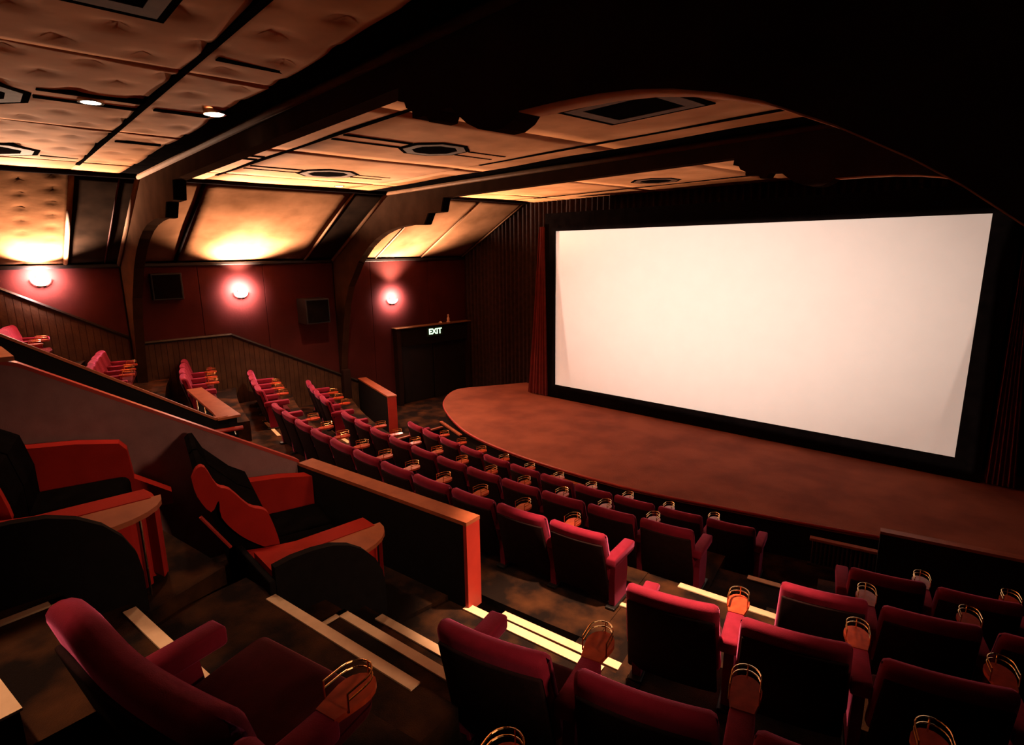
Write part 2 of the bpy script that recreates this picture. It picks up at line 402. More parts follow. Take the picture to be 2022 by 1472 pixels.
OUTER = [(XR, -2.8), (XR, ZR), (XCR, ZC + .03), (XCL, ZC + .03), (XL, ZR), (XL, -2.7)]
for k, (y0, lb) in enumerate(((1.95, 'near arched ceiling rib with stepped bracket and curved wall foot'), (6.02, 'far arched ceiling rib crossing before the screen'))):
    rib = empty('arched_rib', (0, y0, -3.0)); tag(rib, lb, 'ceiling rib', 'arched ribs', 'structure')
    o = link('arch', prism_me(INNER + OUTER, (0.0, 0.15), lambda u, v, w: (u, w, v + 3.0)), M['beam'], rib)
    e1 = Vector((XL, -.02, ZR + 3.0)) + cn * .04; e2 = Vector((XCL, -.02, ZC + 3.0)) + cn * .04
    link('slope_moulding', tube_me([[e1, e2]], .038, 8), M['tan_trim'], rib, True)
    link('ceiling_moulding', tube_me([[(XCL, -.02, ZC + 2.97), (XCR, -.02, ZC + 2.97)]], .034, 8), M['tan_trim'], rib, True)
    q = [p for p in INNER if p[0] > -2.08 and p[1] > -1.0]
    sof = [(a, w_, b + 3.0 + dz) for a, b in q for dz in (-.006, .004) for w_ in (.003, .147)]
    n_ = len(q); fc = []
    for i_ in range(n_ - 1):
        a_, b_ = 4 * i_, 4 * i_ + 4
        fc += [(a_, a_ + 1, b_ + 1, b_), (a_ + 2, b_ + 2, b_ + 3, a_ + 3), (a_, b_, b_ + 2, a_ + 2), (a_ + 1, a_ + 3, b_ + 3, b_ + 1)]
    link('lit_soffit_strip', fix(mesh_from(sof, fc)), M['ceil'], rib, True)  # paler strip that paints the lit rim under the arch
    # unlit side of the stepped bracket, its shade painted as black faces
    link('bracket_shade', prism_me([(-8.645, .69), (-8.645 + .02, .69), (-8.77, .495), (-8.79, .495)], (0.004, .146), lambda u, v, w: (u, w, v + 3.0)), M['black'], rib)
    link('bracket_shade', prism_me([(-8.19, .905), (-8.175, .905), (-8.255, .685), (-8.27, .685)], (0.004, .146), lambda u, v, w: (u, w, v + 3.0)), M['black'], rib)
    link('pedestal', box_me(XL, XL + .16, -.02, .17, -1.0, .32, .02), M['wall_dark'], rib)

# ------------------------------------------------------------------ floor: terraces, aisle steps
def sector_me(r0, r1, t0, t1, z0, z1, n=24):
    ts = [t0 + (t1 - t0) * i / n for i in range(n + 1)]
    poly = [tuple(polar(r0, t)[:2]) for t in ts] + [tuple(polar(r1, t)[:2]) for t in reversed(ts)]
    return prism_me(poly, (z0, z1))
def terrace(r0, r1, t0, t1, z, label, n=24):
    return struct('floor', sector_me(r0, r1, t0, t1, -3.9, z, n), M['carpet'], label=label, cat='floor')
terrace(16.10, 17.42, -22, 14.9, FZ[2], 'carpeted step carrying the second seat row')
terrace(17.42, 18.62, -22, 13.4, FZ[3], 'carpeted step carrying the third seat row')
terrace(18.62, 20.3, -9.0, 0.0, FZ[3] - .002, 'carpet landing behind the third row')
for i, z, r0, r1, ta in ((2, FZ[2], 16.10, 17.42, 18.2), (3, FZ[3], 17.42, 18.52, 16.9), (4, FZ[4], 18.52, 20.12, 14.75), (5, FZ[5], 20.12, 20.86, 13.45), (6, -2.0, 20.86, 22.6, 12.3)):
    terrace(r0, r1, ta, 32, z, 'carpeted step of the right seat block, level %s' % ('', '', 'two', 'three', 'four', 'five', 'six')[i])
for i, z, r0, r1 in ((4, FZ[4], 18.52, 19.66), (5, FZ[5], 19.66, 20.86), (6, FZ[6], 20.86, 22.6)):
    terrace(r0, r1, -26, -8.9, z, 'carpeted step of the far left seat block, level %s' % ('', '', '', '', 'four', 'five', 'six')[i])
terrace(22.6, 27.0, -26, 30, -1.45, 'rear gangway floor behind all the rows')
# right aisle stairs: (nosing left, nosing right, z, strip width, left return length)
STEPS = [((-3.2, -.28), (-2.36, -.10), -1.50, None), ((-3.50, .09), (-2.45, .26), -1.70, 'ret'), ((-3.50, .38), (-2.42, .56), -1.90, None), ((-3.39, 1.085), (-2.13, 1.32), -2.09, None),
         ((-3.20, 1.44), (-2.17, 1.62), -2.27, 'ret2'), ((-3.22, 1.72), (-2.2, 1.90), -2.45, None), ((-3.13, 2.41), (-1.99, 2.62), -2.65, None), ((-3.10, 2.715), (-2.02, 2.92), -2.83, 'ret2'),
         ((-2.75, 3.62), (-1.75, 3.85), -2.95, None), ((-2.5, 4.42), (-1.5, 4.62), -3.06, None), ((-2.35, 5.54), (-1.4, 5.78), -3.39, None)]
def step_strip(parent, a, b, z, wd=.055):
    d = (Vector((*b, 0)) - Vector((*a, 0))).normalized(); nrm = Vector((-d.y, d.x, 0))
    a, b = Vector((*a, z)), Vector((*b, z))
    poly = [a - nrm * wd, b - nrm * wd, b, a]
    link('nosing_strip', prism_me([(p.x, p.y) for p in poly], (z - .004, z + .006)), M['strip'], parent)
stairs = []
for k, (a, b, z, ret) in enumerate(STEPS):
    A, B = Vector((*a, 0)), Vector((*b, 0)); d = (B - A).normalized(); nrm = Vector((-d.y, d.x, 0))
    back = 0.9 if k in (3, 6, 8, 9, 10, 0) else 0.6
    if k == 0: back = 2.0
    if k == 9: back = 2.1
    if k == 10: back = 1.4
    eL = .35 if k < 7 else (.4 if k > 8 else .0)
    eR = .25 if k > 2 else -.05
    pl = [A - d * eL, B + d * eR, B + d * eR - nrm * back, A - d * eL - nrm * back]
    if k == 8: continue
    o = struct('floor', prism_me([(p.x, p.y) for p in pl], (-3.9, z - .004 - .0005 * k)), M['carpet'], label='carpeted aisle step number %s from the back' % ('one two three four five six seven eight nine ten eleven'.split()[k]), cat='floor')
    step_strip(o, a, b, z, .065 if k < 6 else .075)
    if ret == 'ret':
        step_strip(o, tuple((A - nrm * .28)[:2]), tuple(A[:2]), z, .05)
    if ret == 'ret2':
        step_strip(o, tuple((A - nrm * .20)[:2]), tuple(A[:2]), z, .035)
def loose_strip(a, b, z, wd=.05):
    step_strip(floor, a, b, z, wd)
loose_strip((-2.80, 3.74), (-2.60, 3.80), FZ[3] + .002, .05)
loose_strip((-10.8, 3.62), (-9.64, 3.46), FZ[3] + .002, .06)
loose_strip((-10.44, 4.75), (-9.96, 4.69), FZ[2] + .002, .07); loose_strip((-9.83, 4.64), (-9.36, 4.60), FZ[2] + .002, .07); loose_strip((-9.75, 4.84), (-9.17, 4.76), FZ[2] + .002, .06)
# platforms under the two sofas
SOFA_OFF = Vector((-.17, -1.41, .62))
struct('floor', prism_me([(-5.25, .62), (-3.30, .98), (-3.30, 2.36), (-5.2, 2.0)], (-3.9, -2.62)), M['carpet'], label='carpeted platform under the front sofa', cat='floor')
struct('floor', prism_me([(-5.4, -2.0), (-3.60, -2.0), (-3.58, .46), (-3.8, .92), (-5.28, .62)], (-3.9, -2.0)), M['carpet'], label='carpeted platform under the rear sofa', cat='floor')

# ------------------------------------------------------------------ stage
lip = [(-10.91, 8.66), (-10.98, 8.31), (-10.82, 7.96), (-10.45, 7.53), (-10.0, 7.16), (-9.36, 6.81), (-8.76, 6.55), (-8.2, 6.36), (-7.6, 6.24), (-7.0, 6.19), (-6.3, 6.18), (-5.5, 6.23), (-4.58, 6.36), (-3.9, 6.53), (-3.3, 6.72), (-2.5, 6.98), (-1.6, 7.30), (-.7, 7.65), (.2, 8.05), (1.38, 8.65)]
def catmull(P, n=5):
    out = []
    for i in range(len(P) - 1):
        p0, p1, p2, p3 = P[max(i - 1, 0)], P[i], P[i + 1], P[min(i + 2, len(P) - 1)]
        for k in range(n):
            t = k / n
            out.append(tuple(0.5 * ((2 * p1[c]) + (-p0[c] + p2[c]) * t + (2 * p0[c] - 5 * p1[c] + 4 * p2[c] - p3[c]) * t * t + (-p0[c] + 3 * p1[c] - 3 * p2[c] + p3[c]) * t ** 3) for c in range(2)))
    out.append(P[-1]); return out
lipc = catmull(lip)
ZS = -3.30
stage = empty('stage', (-6, 8, FZ[1])); tag(stage, 'low curved stage with rust brown carpet below the screen', 'stage', kind='structure')
off = Vector((-6, 8, FZ[1]))
def rel(me):
    for v in me.vertices: v.co -= off
    return me
top_poly = lipc + [(1.38, front_y(1.38) + .2), (-10.2, front_y(-10.2) + .2), (-10.6, 9.3)]
link('stage_top', rel(prism_me(top_poly, (ZS - .06, ZS))), M['stagecarpet'], stage)
fas = [(p[0] * 1.0, p[1] + .05) for p in lipc] + top_poly[len(lipc):]
link('fascia', rel(prism_me(fas, (FZ[1], ZS - .06))), M['blackpaint'], stage)
link('edge_trim', rel(tube_me([[(p[0], p[1], ZS - .02) for p in lipc]], .022, 6)), M['redpaint'], stage, True)

# ------------------------------------------------------------------ screen, masking, drapes
SU = Vector((math.cos(FA), math.sin(FA), 0)); SN = Vector((-math.sin(FA), math.cos(FA), 0)); SP = Vector((-8.7, 9.4, 0))
def sc(u, z, d=0.0): return SP + SU * u + SN * d + Vector((0, 0, z))
def sbox(u0, u1, z0, z1, d0, d1):
    V = [sc(u, z, d) for d in (d0, d1) for z in (z0, z1) for u in (u0, u1)]
    return fix(mesh_from(V, [(0, 1, 3, 2), (4, 6, 7, 5), (0, 4, 5, 1), (2, 3, 7, 6), (0, 2, 6, 4), (1, 5, 7, 3)]))
scr = empty('cinema_screen', sc(3.65, ZS)); tag(scr, 'huge bright white cinema screen in a black border above the stage', 'screen')
def rels(me):
    c = scr.location
    for v in me.vertices: v.co -= c
    return me
link('screen_surface', rels(sbox(-.03, 7.30, -3.0, .42, 0, .03)), M['screen'], scr)
link('masking', rels(sbox(-.30, -.03, ZS, .80, -.04, .04)), M['black'], scr)
link('masking', rels(sbox(7.30, 7.62, ZS, .80, -.04, .04)), M['black'], scr)
link('masking', rels(sbox(-.03, 7.30, ZS, -3.0, -.04, .04)), M['black'], scr)
link('masking', rels(sbox(-.03, 7.30, .42, .80, -.04, .04)), M['black'], scr)

def drape_me(p0, p1, z0, z1, folds, amp, nz=2, flare=None):
    p0, p1 = Vector((*p0, 0)), Vector((*p1, 0)); d = (p1 - p0); L = d.length; d.normalize(); nr = Vector((-d.y, d.x, 0))
    nx = folds * 6; V, Fc = [], []
    for s in (0, .012):
        for j in range(nz + 1):
            t = j / nz
            for i in range(nx + 1):
                u = i / nx; uu = u
                if flare: uu = flare(u, t)
                ph = u * folds * 2 * math.pi
                V.append(p0 + d * (L * uu) + nr * (amp * math.sin(ph + .3 * math.sin(ph * .37)) * (1 + .3 * math.sin(u * 17)) + s) + Vector((0, 0, z0 + (z1 - z0) * t)))
    st = (nx + 1) * (nz + 1)
    for b in (0, st):
        for j in range(nz):
            for i in range(nx):
                a = b + j * (nx + 1) + i
                Fc.append((a, a + 1, a + nx + 2, a + nx + 1))
    return mesh_from(V, Fc)
dr = link('side_drape', drape_me((XL + .05, front_y(XL) - .05), (-9.0, front_y(-9.0) - .05), -3.8, ZC, 26, .045), M['drape'], None, True)
tag(dr, 'black pleated drape between the exit door and the screen', 'drape')
dr = link('pelmet_drape', drape_me((-9.0, front_y(-9.0) - .1), (XR - .05, front_y(XR) - .1), ZS, ZC, 70, .04), M['drape'], None, True)
tag(dr, 'long black pleated drape hanging behind and above the screen', 'drape')
cu = link('stage_curtain', drape_me(tuple(sc(-.80, 0, -.06)[:2]), tuple(sc(-.22, 0, -.06)[:2]), ZS + .02, .52, 6, .035, 8, lambda u, t: 1 - (1 - u) * (1 - .80 * t) - .16 * t), M['curtain'], None, True)
tag(cu, 'gathered red curtain tapering upward at the left of the screen', 'curtain')
cu = link('stage_curtain', drape_me(tuple(sc(7.66, 0, -.02)[:2]), tuple(sc(8.0, 0, -.02)[:2]), ZS + .02, .3, 6, .035, 8, lambda u, t: u * (1 - .75 * t)), M['curtain'], None, True)
tag(cu, 'dim gathered red curtain at the right of the screen', 'curtain')

# ------------------------------------------------------------------ seats
HW = .26
def back_prof(t, h, r):
    def f(ins):
        return [(u, v) for u, v in rrect(t - 2 * min(ins, t * .42), h - 2 * ins, max(.004, r - ins * .5), 3)]
    return f
def rec(v): return 0.19 * (1 - v / .725)      # recline: y of the rear face at height v
def cush_fn(z_mid, y_off):
    def fn(x, u, v):
        z = z_mid + v
        return (x * (1 + .11 * (1 - z / .725)), rec(z) + y_off + u + 0.35 * x * x, z)
    return fn
ME = {}
ME['back'] = pillow_me(.535, back_prof(.10, .50, .045), .03, cush_fn(.475, .05))
ME['shell'] = pillow_me(.505, back_prof(.03, .56, .012), .012, cush_fn(.355, .000))
ME['seat'] = pillow_me(.50, back_prof(.34, .11, .05), .03, lambda x, u, v: (x, .37 + u, .255 + v + .02 * u / .2))
ME['seat_pan'] = box_me(-.23, .23, .22, .50, .15, .20, .02)
def arm_me(y1): 
    return pillow_me(.10, back_prof(y1 - .10, .085, .018), .012, lambda x, u, v: (x, (.10 + y1) / 2 + u, .46 + v), 2)
ME['arm_long'] = arm_me(.52); ME['arm_short'] = arm_me(.42)
ME['support'] = prism_me([(.17, 0), (.40, 0), (.42, .28), (.40, .44), (.16, .44), (.15, .28)], (-.028, .028), yz())
ME['foot'] = box_me(-.045, .045, .12, .48, 0, .025, .008)
# cup tray: paddle with round front end
tp = [(-.045, .40), (.045, .40), (.058, .47)] + [(.066 * math.cos(R(a)), .53 + .085 * math.sin(R(a))) for a in range(-10, 191, 20)] + [(-.058, .47)]
ME['tray'] = prism_me(tp, (.485, .507))
def hoop(z, r): return [(-r - .0, .45, z)] + [(-r * math.cos(R(a)), .53 + r * 1.2 * math.sin(R(a)), z) for a in range(0, 181, 18)] + [(r, .45, z)]
ME['rail'] = tube_me([hoop(.545, .058), hoop(.572, .058)] + [[(s * .058, .45, .50), (s * .058, .45, .575)] for s in (-1, 1)] + [[(0, .6, .50), (0, .6, .575)]], .0035, 5)
for k in ('back', 'shell', 'seat', 'arm_long', 'arm_short'):
    for p in ME[k].polygons: p.use_smooth = True
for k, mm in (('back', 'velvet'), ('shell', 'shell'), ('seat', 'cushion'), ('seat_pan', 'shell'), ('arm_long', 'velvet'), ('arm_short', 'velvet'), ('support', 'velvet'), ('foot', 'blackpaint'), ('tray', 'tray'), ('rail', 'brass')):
    ME[k].materials.append(M[mm])

def part(name, me, parent, x=0.0):
    o = bpy.data.objects.new(name, me); COL.objects.link(o); o.parent = parent
    o.location = (x, 0, 0); return o
def add_arm(t, x, cup):
    a = part('armrest', ME['arm_short' if cup else 'arm_long'], t, x)
    part('arm_support', ME['support'], t, x); part('foot', ME['foot'], t, x)
    if cup:
        tr = part('cup_tray', ME['tray'], a); part('cup_rail', ME['rail'], a)
ORD = ['first', 'second', 'third', 'fourth', 'fifth', 'sixth', 'seventh', 'eighth', 'ninth', 'tenth', 'eleventh', 'twelfth']
def one_seat(p, ang, hp, label, group, left_arm, right_cup, back='back', shell='shell'):
    t = empty('cinema_chair', p, ang); tag(t, label, 'cinema chair', group)
    part('backrest', ME[back], t); part('back_shell', ME[shell], t); part('seat_cushion', ME['seat'], t); part('seat_pan', ME['seat_pan'], t)
    if left_arm is not None: add_arm(t, left_arm, False)
    add_arm(t, hp, right_cup)
def seat_row(row, t0, pitch_deg, n, where):
    r = RR[row]; half = math.degrees(.262 / r)
    for k in range(n):
        th = t0 + pitch_deg * k + half; hp = r * R(pitch_deg) / 2
        one_seat(polar(r + .012, th, FZ[row]), R(th), hp, '%s red velvet chair from the left, %s' % (ORD[k], where), 'chairs, ' + where, -hp if k == 0 else None, k < n - 1)
def line_row(z, corner, ang, pitch, n, where, own=1.5, left=-.215, back='back', shell='shell', dang=.4):
    c = Vector((*corner, z)); a = ang
    for k in range(n):
        sa = R(a + own); p = c + Vector((math.cos(sa), math.sin(sa), 0)) * .262
        one_seat(p, sa, pitch / 2, '%s red velvet chair from the aisle, %s' % (ORD[k], where), 'chairs, ' + where, left if k == 0 else None, True, back, shell)
        c = c + Vector((math.cos(R(a)), math.sin(R(a)), 0)) * pitch; a += dang
seat_row(1, -7.62, 2.152, 11, 'front row facing the stage')
seat_row(2, -7.29, 2.0, 11, 'middle block, second row')
seat_row(3, -7.34, 1.877, 11, 'middle block, third row')
seat_row(2, -17.17, 1.78, 4, 'left wall, lowest row')
seat_row(3, -17.20, 1.67, 4, 'left wall, second lowest row')
seat_row(4, -15.73 - 1.55, 1.70, 4, 'left wall, third row up')
seat_row(5, -14.49 - 0.5, 1.40, 4, 'left wall, fourth row up')
seat_row(6, -14.19 - 0.6, 1.35, 3, 'left wall, topmost row')
line_row(FZ[2], (-1.28, 5.03), 17.2, .607, 4, 'right block, row nearest the stage', left=-.30)
line_row(FZ[3], (-1.39, 3.84), 18.8, .615, 4, 'right block, second row', left=None)
line_row(FZ[4], (-1.82, 2.57), 15.5, .66, 4, 'right block, third row', own=3.5, left=-.215, dang=1.2)
line_row(FZ[5], (-1.88, 1.23), 17.6, .66, 3, 'right block, fourth row', own=1.0, dang=1.5)
ME['back_wide'] = pillow_me(1.08, back_prof(.13, .54, .06), .06, lambda x, u, v: (x, .19 * (1 - (.46 + v) / .725) + .06 + u + .12 * x * x, .46 + v + .05 * math.exp(-((x + .36) / .22) ** 2)), 14)
ME['shell_wide'] = pillow_me(.98, back_prof(.03, .52, .012), .012, lambda x, u, v: (x, .19 * (1 - (.34 + v) / .725) - .005 + u + .12 * x * x, .34 + v), 12)
ME['seat_wide'] = pillow_me(.66, back_prof(.46, .12, .05), .03, lambda x, u, v: (x, .45 + u, .30 + v + .02 * u / .2))
for k, mm in (('back_wide', 'velvet'), ('shell_wide', 'shell'), ('seat_wide', 'cushion')):
    ME[k].materials.append(M[mm])
    for p in ME[k].polygons: p.use_smooth = True
NA = R(16); NC = Vector((-2.03, .10, -2.0)); ND = Vector((math.cos(NA), math.sin(NA), 0))
t = empty('cinema_chair', NC, NA); tag(t, 'wide wing-backed red velvet chair in the bottom left corner', 'cinema chair', 'chairs, nearest row')
part('backrest', ME['back_wide'], t); part('back_shell', ME['shell_wide'], t); part('seat_cushion', ME['seat_wide'], t, .15); part('seat_pan', ME['seat_pan'], t, .15)
add_arm(t, -.235, False); add_arm(t, .54, True)
for k in range(2):
    one_seat(NC + ND * (.86 + .62 * k) + Vector((0, .03 * k, 0)), NA + R(2), .31, '%s plain red velvet chair right of the wide one, nearest row' % ORD[k], 'chairs, nearest row', None, True)

# ------------------------------------------------------------------ sofas (built where the front one stands)
sofa_base = Vector((-4.4, 1.5, -2.60))
def make_sofa(name, label, offset):
    t = empty(name, sofa_base + offset); tag(t, label, 'sofa', 'two-seat sofas beside the aisle')
    tr = lambda u, v, w: (w - sofa_base.x, u - sofa_base.y, v - sofa_base.z)
    xyz_ = lambda x, y, z: (x - sofa_base.x, y - sofa_base.y, z - sofa_base.z)
    ca, sa_ = math.cos(R(-10)), math.sin(R(-10)); PX, PY = -3.90, 1.90
    def rot(x, y, z):
        dx, dy = x - PX, y - PY
        return (PX + dx * ca - dy * sa_ - sofa_base.x, PY + dx * sa_ + dy * ca - sofa_base.y, z - sofa_base.z)
    trr = lambda u, v, w: rot(w, u, v)
    def rbox(me):
        for v in me.vertices:
            v.co = rot(v.co.x, v.co.y, v.co.z)
        return me
    # outer side panel with quarter-round front
    prof = [(1.10, -2.60), (1.10, -1.915), (1.22, -1.895), (1.36, -1.895)]
    prof += [(1.36 + .50 * math.sin(R(a)), -2.36 + .465 * math.cos(R(a))) for a in range(15, 91, 15)] + [(1.86, -2.60)]
    link('outer_panel', prism_me(prof, (-3.46, -3.40), tr), M['dark'], t)
    # near arm
    arm = [(1.10, -2.60), (1.10, -2.02), (1.24, -2.05), (1.45, -2.08), (2.00, -2.08), (2.04, -2.12), (2.04, -2.60)]
    link('near_arm', prism_me(arm, (-3.96, -3.78), tr), M['vinyl'], t)
    link('arm_infill', prism_me([(1.10, -2.60), (1.10, -1.96), (1.30, -2.02), (1.55, -2.10), (1.55, -2.60)], (-3.78, -3.46), tr), M['vinyl'], t)
    tab = [(-3.80, 1.50), (-3.47, 1.50)] + [(-3.47 - .33 + .33 * math.cos(R(a)) , 1.66 + .40 * math.sin(R(a))) for a in range(0, 91, 15)]
    link('side_table', prism_me([(p[0] - sofa_base.x, p[1] - sofa_base.y) for p in tab], (-2.115 + 2.60, -2.085 + 2.60)), M['cap'], t)
    pan = [(-3.80, 1.45), (-3.52, 1.45)] + [(-3.80 + .28 * math.cos(R(a)), 1.64 + .36 * math.sin(R(a))) for a in range(0, 55, 9)] + [(-3.80, 1.93)]
    link('table_front', prism_me([(p[0] - sofa_base.x, p[1] - sofa_base.y) for p in pan], (0.03, -2.115 + 2.60)), M['vinyl'], t)
    pan2 = [(-3.80, 1.955)] + [(-3.80 + .28 * math.cos(R(a)), 1.66 + .38 * math.sin(R(a))) for a in range(62, 91, 7)]
    link('table_front', prism_me([(p[0] - sofa_base.x, p[1] - sofa_base.y) for p in pan2], (0.03, -2.115 + 2.60)), M['vinyl'], t)
    link('table_leg', tube_me([[xyz_(-3.56, 1.90, -2.60), xyz_(-3.56, 1.90, -2.11)]], .008, 6), M['chrome'], t)
    # backrest: body blackened for shade, red side bolster in an S profile
    sp_ = [(.84, -1.47), (.875, -1.405), (.925, -1.405), (.985, -1.55), (1.06, -1.60), (1.17, -1.75), (1.26, -1.80), (1.30, -1.87), (1.345, -2.09), (1.30, -2.12), (1.22, -2.07), (1.09, -1.95), (.99, -1.79), (.985, -1.66), (.93, -1.73), (.86, -1.60)]
    link('side_bolster', prism_me(catmull(sp_ + sp_[:1], 3)[:-1], (-3.99, -3.93), trr), M['vinyl'], t)
    bd = [(.86, -1.46), (.89, -1.43), (.92, -1.43), (.98, -1.57), (1.16, -1.77), (1.28, -1.85), (1.33, -2.08), (1.33, -2.5), (1.05, -2.5), (.96, -1.9)]
    link('backrest', prism_me(bd, (-4.46, -3.99), trr), M['black'], t); link('backrest', prism_me(bd, (-4.96, -4.49), trr), M['black'], t)
    link('seat_cushion', rbox(box_me(-4.46, -3.99, 1.26, 1.88, -2.46, -2.28, .05, 3)), M['black'], t, True)  # seats blackened like the backrest, shade put into the colour
    link('seat_cushion', rbox(box_me(-4.96, -4.48, 1.26, 1.88, -2.46, -2.28, .05, 3)), M['black'], t, True)
    link('base', rbox(box_me(-5.0, -3.99, 1.10, 1.86, -2.60, -2.46, .02)), M['dark'], t)
    far = [(1.12, -2.60), (1.12, -1.95), (1.58, -1.985), (1.84, -2.03), (1.885, -2.09), (1.905, -2.33), (2.14, -2.50), (2.14, -2.60)]
    link('far_arm', prism_me(far, (-5.10, -4.98), trr), M['vinyl'], t)
    link('rear_rail', tube_me([[xyz_(-4.0, 1.02, -1.98), xyz_(-4.0, .86, -1.70)]], .012, 6), M['redpaint'], t)
    link('rear_panel', box_me(-4.02 - sofa_base.x, -3.40 - sofa_base.x, 1.06 - sofa_base.y, 1.10 - sofa_base.y, 0, .60, .01), M['dark'], t)
    return t
make_sofa('two_seat_sofa', 'red and black two-seat sofa with round side table, nearer the stage', Vector((0, 0, 0)))
make_sofa('two_seat_sofa', 'red and black two-seat sofa at the left edge, behind the other', SOFA_OFF)

# ------------------------------------------------------------------ partitions
def thing_box(name, label, cat, parts_, group=None):
    t = empty(name, parts_[0]); tag(t, label, cat, group); return t
# front partition of the sofa block with red end post
pA, pB = Vector((-3.10, 2.37, 0)), Vector((-5.20, 1.99, 0)); d = (pB - pA).normalized(); nr = Vector((d.y, -d.x, 0))
if nr.y < 0: nr = -nr
t = empty('partition', (-4.1, 2.2, -3.0)); tag(t, 'low black partition with tan cap and red end beside the aisle', 'partition', 'low partitions')
o0 = t.location.copy()
def relp(me, c):
    for v in me.vertices: v.co -= c
    return me
def wallbox(a, b, th, z0, z1, nr):
    q = [a, b, b + nr * th, a + nr * th]
    return prism_me([(p.x, p.y) for p in q], (z0, z1))
link('panel', relp(wallbox(pA + d * .02, pB, .15, -3.06, -1.975, nr), o0), M['dark'], t)
link('end_board', relp(wallbox(pA - d * .012, pA + d * .02, .15, -2.68, -1.975, nr), o0), M['redpaint'], t)
link('cap', relp(wallbox(pA - d * .012, pB - d * .02, .155, -1.975, -1.945, nr), o0), M['cap'], t)
# side wall of the sofa block, rising up the stairs
def rising_wall(name, label, pts, th, zb, capmat, facemat, caph=.03, group=None):
    """pts: (x,y,ztop) from low to high; wall thickened to -x"""
    c = Vector((pts[0][0], pts[0][1], zb)); t = empty(name, c); tag(t, label, 'partition', group)
    def strip_me(dz0, dz1, x0, x1):
        V, Fc = [], []
        for x, y, z in pts:
            V += [(x + x0, y, (zb if dz0 is None else z + dz0)), (x + x1, y, (zb if dz0 is None else z + dz0)), (x + x1, y, z + dz1), (x + x0, y, z + dz1)]
        n = len(pts)
        for i in range(n - 1):
            a, b = 4 * i, 4 * i + 4
            for k in range(4): Fc.append((a + k, a + (k + 1) % 4, b + (k + 1) % 4, b + k))
        Fc += [(0, 1, 2, 3), (4 * n - 1, 4 * n - 2, 4 * n - 3, 4 * n - 4)]
        return relp(fix(mesh_from(V, Fc)), c)
    link('panel', strip_me(None, -caph, -th, 0), facemat, t)
    link('cap', strip_me(-caph, 0, -th - .008, .008), capmat, t)
    return t
rising_wall('partition', 'long dark stair wall with thin red cap rising behind the sofas', [(-5.20, 2.01, -1.925), (-5.28, .90, -1.225), (-5.42, .13, -.745), (-5.44, -.05, -.69), (-5.44, -.6, -.69)], .10, -3.06, M['redpaint'], M['part'], group='low partitions')
w1 = [o for o in COL.objects if o.name.startswith('partition')][-1]
link('landing_shelf', relp(prism_me([(-5.40, .12), (-6.10, .07), (-6.10, -.5), (-5.40, -.5)], (-.725, -.692)), w1.location.copy()), M['cap'], w1)
link('landing_panel', relp(box_me(-6.08, -5.54, -.5, .05, -3.0, -.725), w1.location.copy()), M['dark'], w1)
# stairwell parapet further left
t = rising_wall('partition', 'stair parapet with polished cap and tan counter end by the left rows', [(-7.28, 2.0, -1.91), (-7.28, 1.86, -1.91), (-7.32, .095, -.71), (-7.32, -2.2, -.71)], .06, -3.06, M['cap'], M['dark'], group='low partitions')
c0 = t.location.copy()
link('counter', relp(prism_me([(-7.24, 1.88), (-7.24, 2.14), (-9.2, 2.22), (-9.2, 2.02), (-7.6, 1.92)], (-1.945, -1.915)), c0), M['cap'], t)
link('counter_front', relp(prism_me([(-7.27, 2.0), (-7.27, 2.10), (-9.1, 2.17), (-9.1, 2.10)], (-3.06, -1.945)), c0), M['dark'], t)
for x in (-7.75, -8.15, -8.5):
    link('baluster', relp(tube_me([[(x, 1.98, -2.5), (x, 1.98, -1.945)]], .014, 6), c0), M['chrome'], t, True)
link('handrail', relp(tube_me([[(-7.22, 1.75, -2.06), (-7.22, 2.14, -2.08)]], .028, 8), c0), M['redpaint'], t, True)
link('handrail_bracket', relp(tube_me([[(-7.22, 2.05, -2.08), (-7.22, 2.05, -2.14), (-7.28, 2.05, -2.16)]], .012, 6), c0), M['chrome'], t)
# stairs between the two walls
for k in range(8):
    y1 = 2.1 - k * .27
    struct('floor', box_me(-7.25, -5.4, y1 - .28, y1, -3.9, FZ[3] + .2 * (k + 1)), M['carpet'], label='steep carpeted stair step %s up between the parapets' % ORD[k], cat='floor')
# corner parapets by the stage
def low_part(label, a, b, th, z0, z1, endm, nr_sign=1):
    a, b = Vector((*a, 0)), Vector((*b, 0)); d = (b - a).normalized(); nr = Vector((-d.y, d.x, 0)) * nr_sign
    t = empty('partition', (*a[:2], z0)); tag(t, label, 'partition', 'low partitions'); c = t.location.copy()
    link('panel', relp(wallbox(a + d * .02, b, th, z0, z1 - .03, nr), c), M['dark'], t)
    link('end_board', relp(wallbox(a - d * .012, a + d * .02, th, z0, z1 - .03, nr), c), endm, t)
    link('cap', relp(wallbox(a - d * .015, b, th + .01, z1 - .03, z1, nr), c), M['cap'], t)
low_part('low black partition with red capped end between the wall rows and the exit door', (-10.37, 5.99), (-12.46, 6.42), .19, FZ[1], -2.95, M['redpaint'], -1)
low_part('low black partition with tan cap at the right end of the stage', (-1.45, 6.64), (1.3, 7.44), .09, FZ[1], -2.95, M['dark'])
low_part('small dark barrier with tan top rail against the stage corner', (-8.40, 6.42), (-9.4, 6.68), .05, FZ[1], -3.43, M['dark'])
low_part('thin low rail running from the front row to the stage corner', (-9.08, 5.4), (-9.12, 6.50), .04, FZ[1], -3.45, M['dark'])
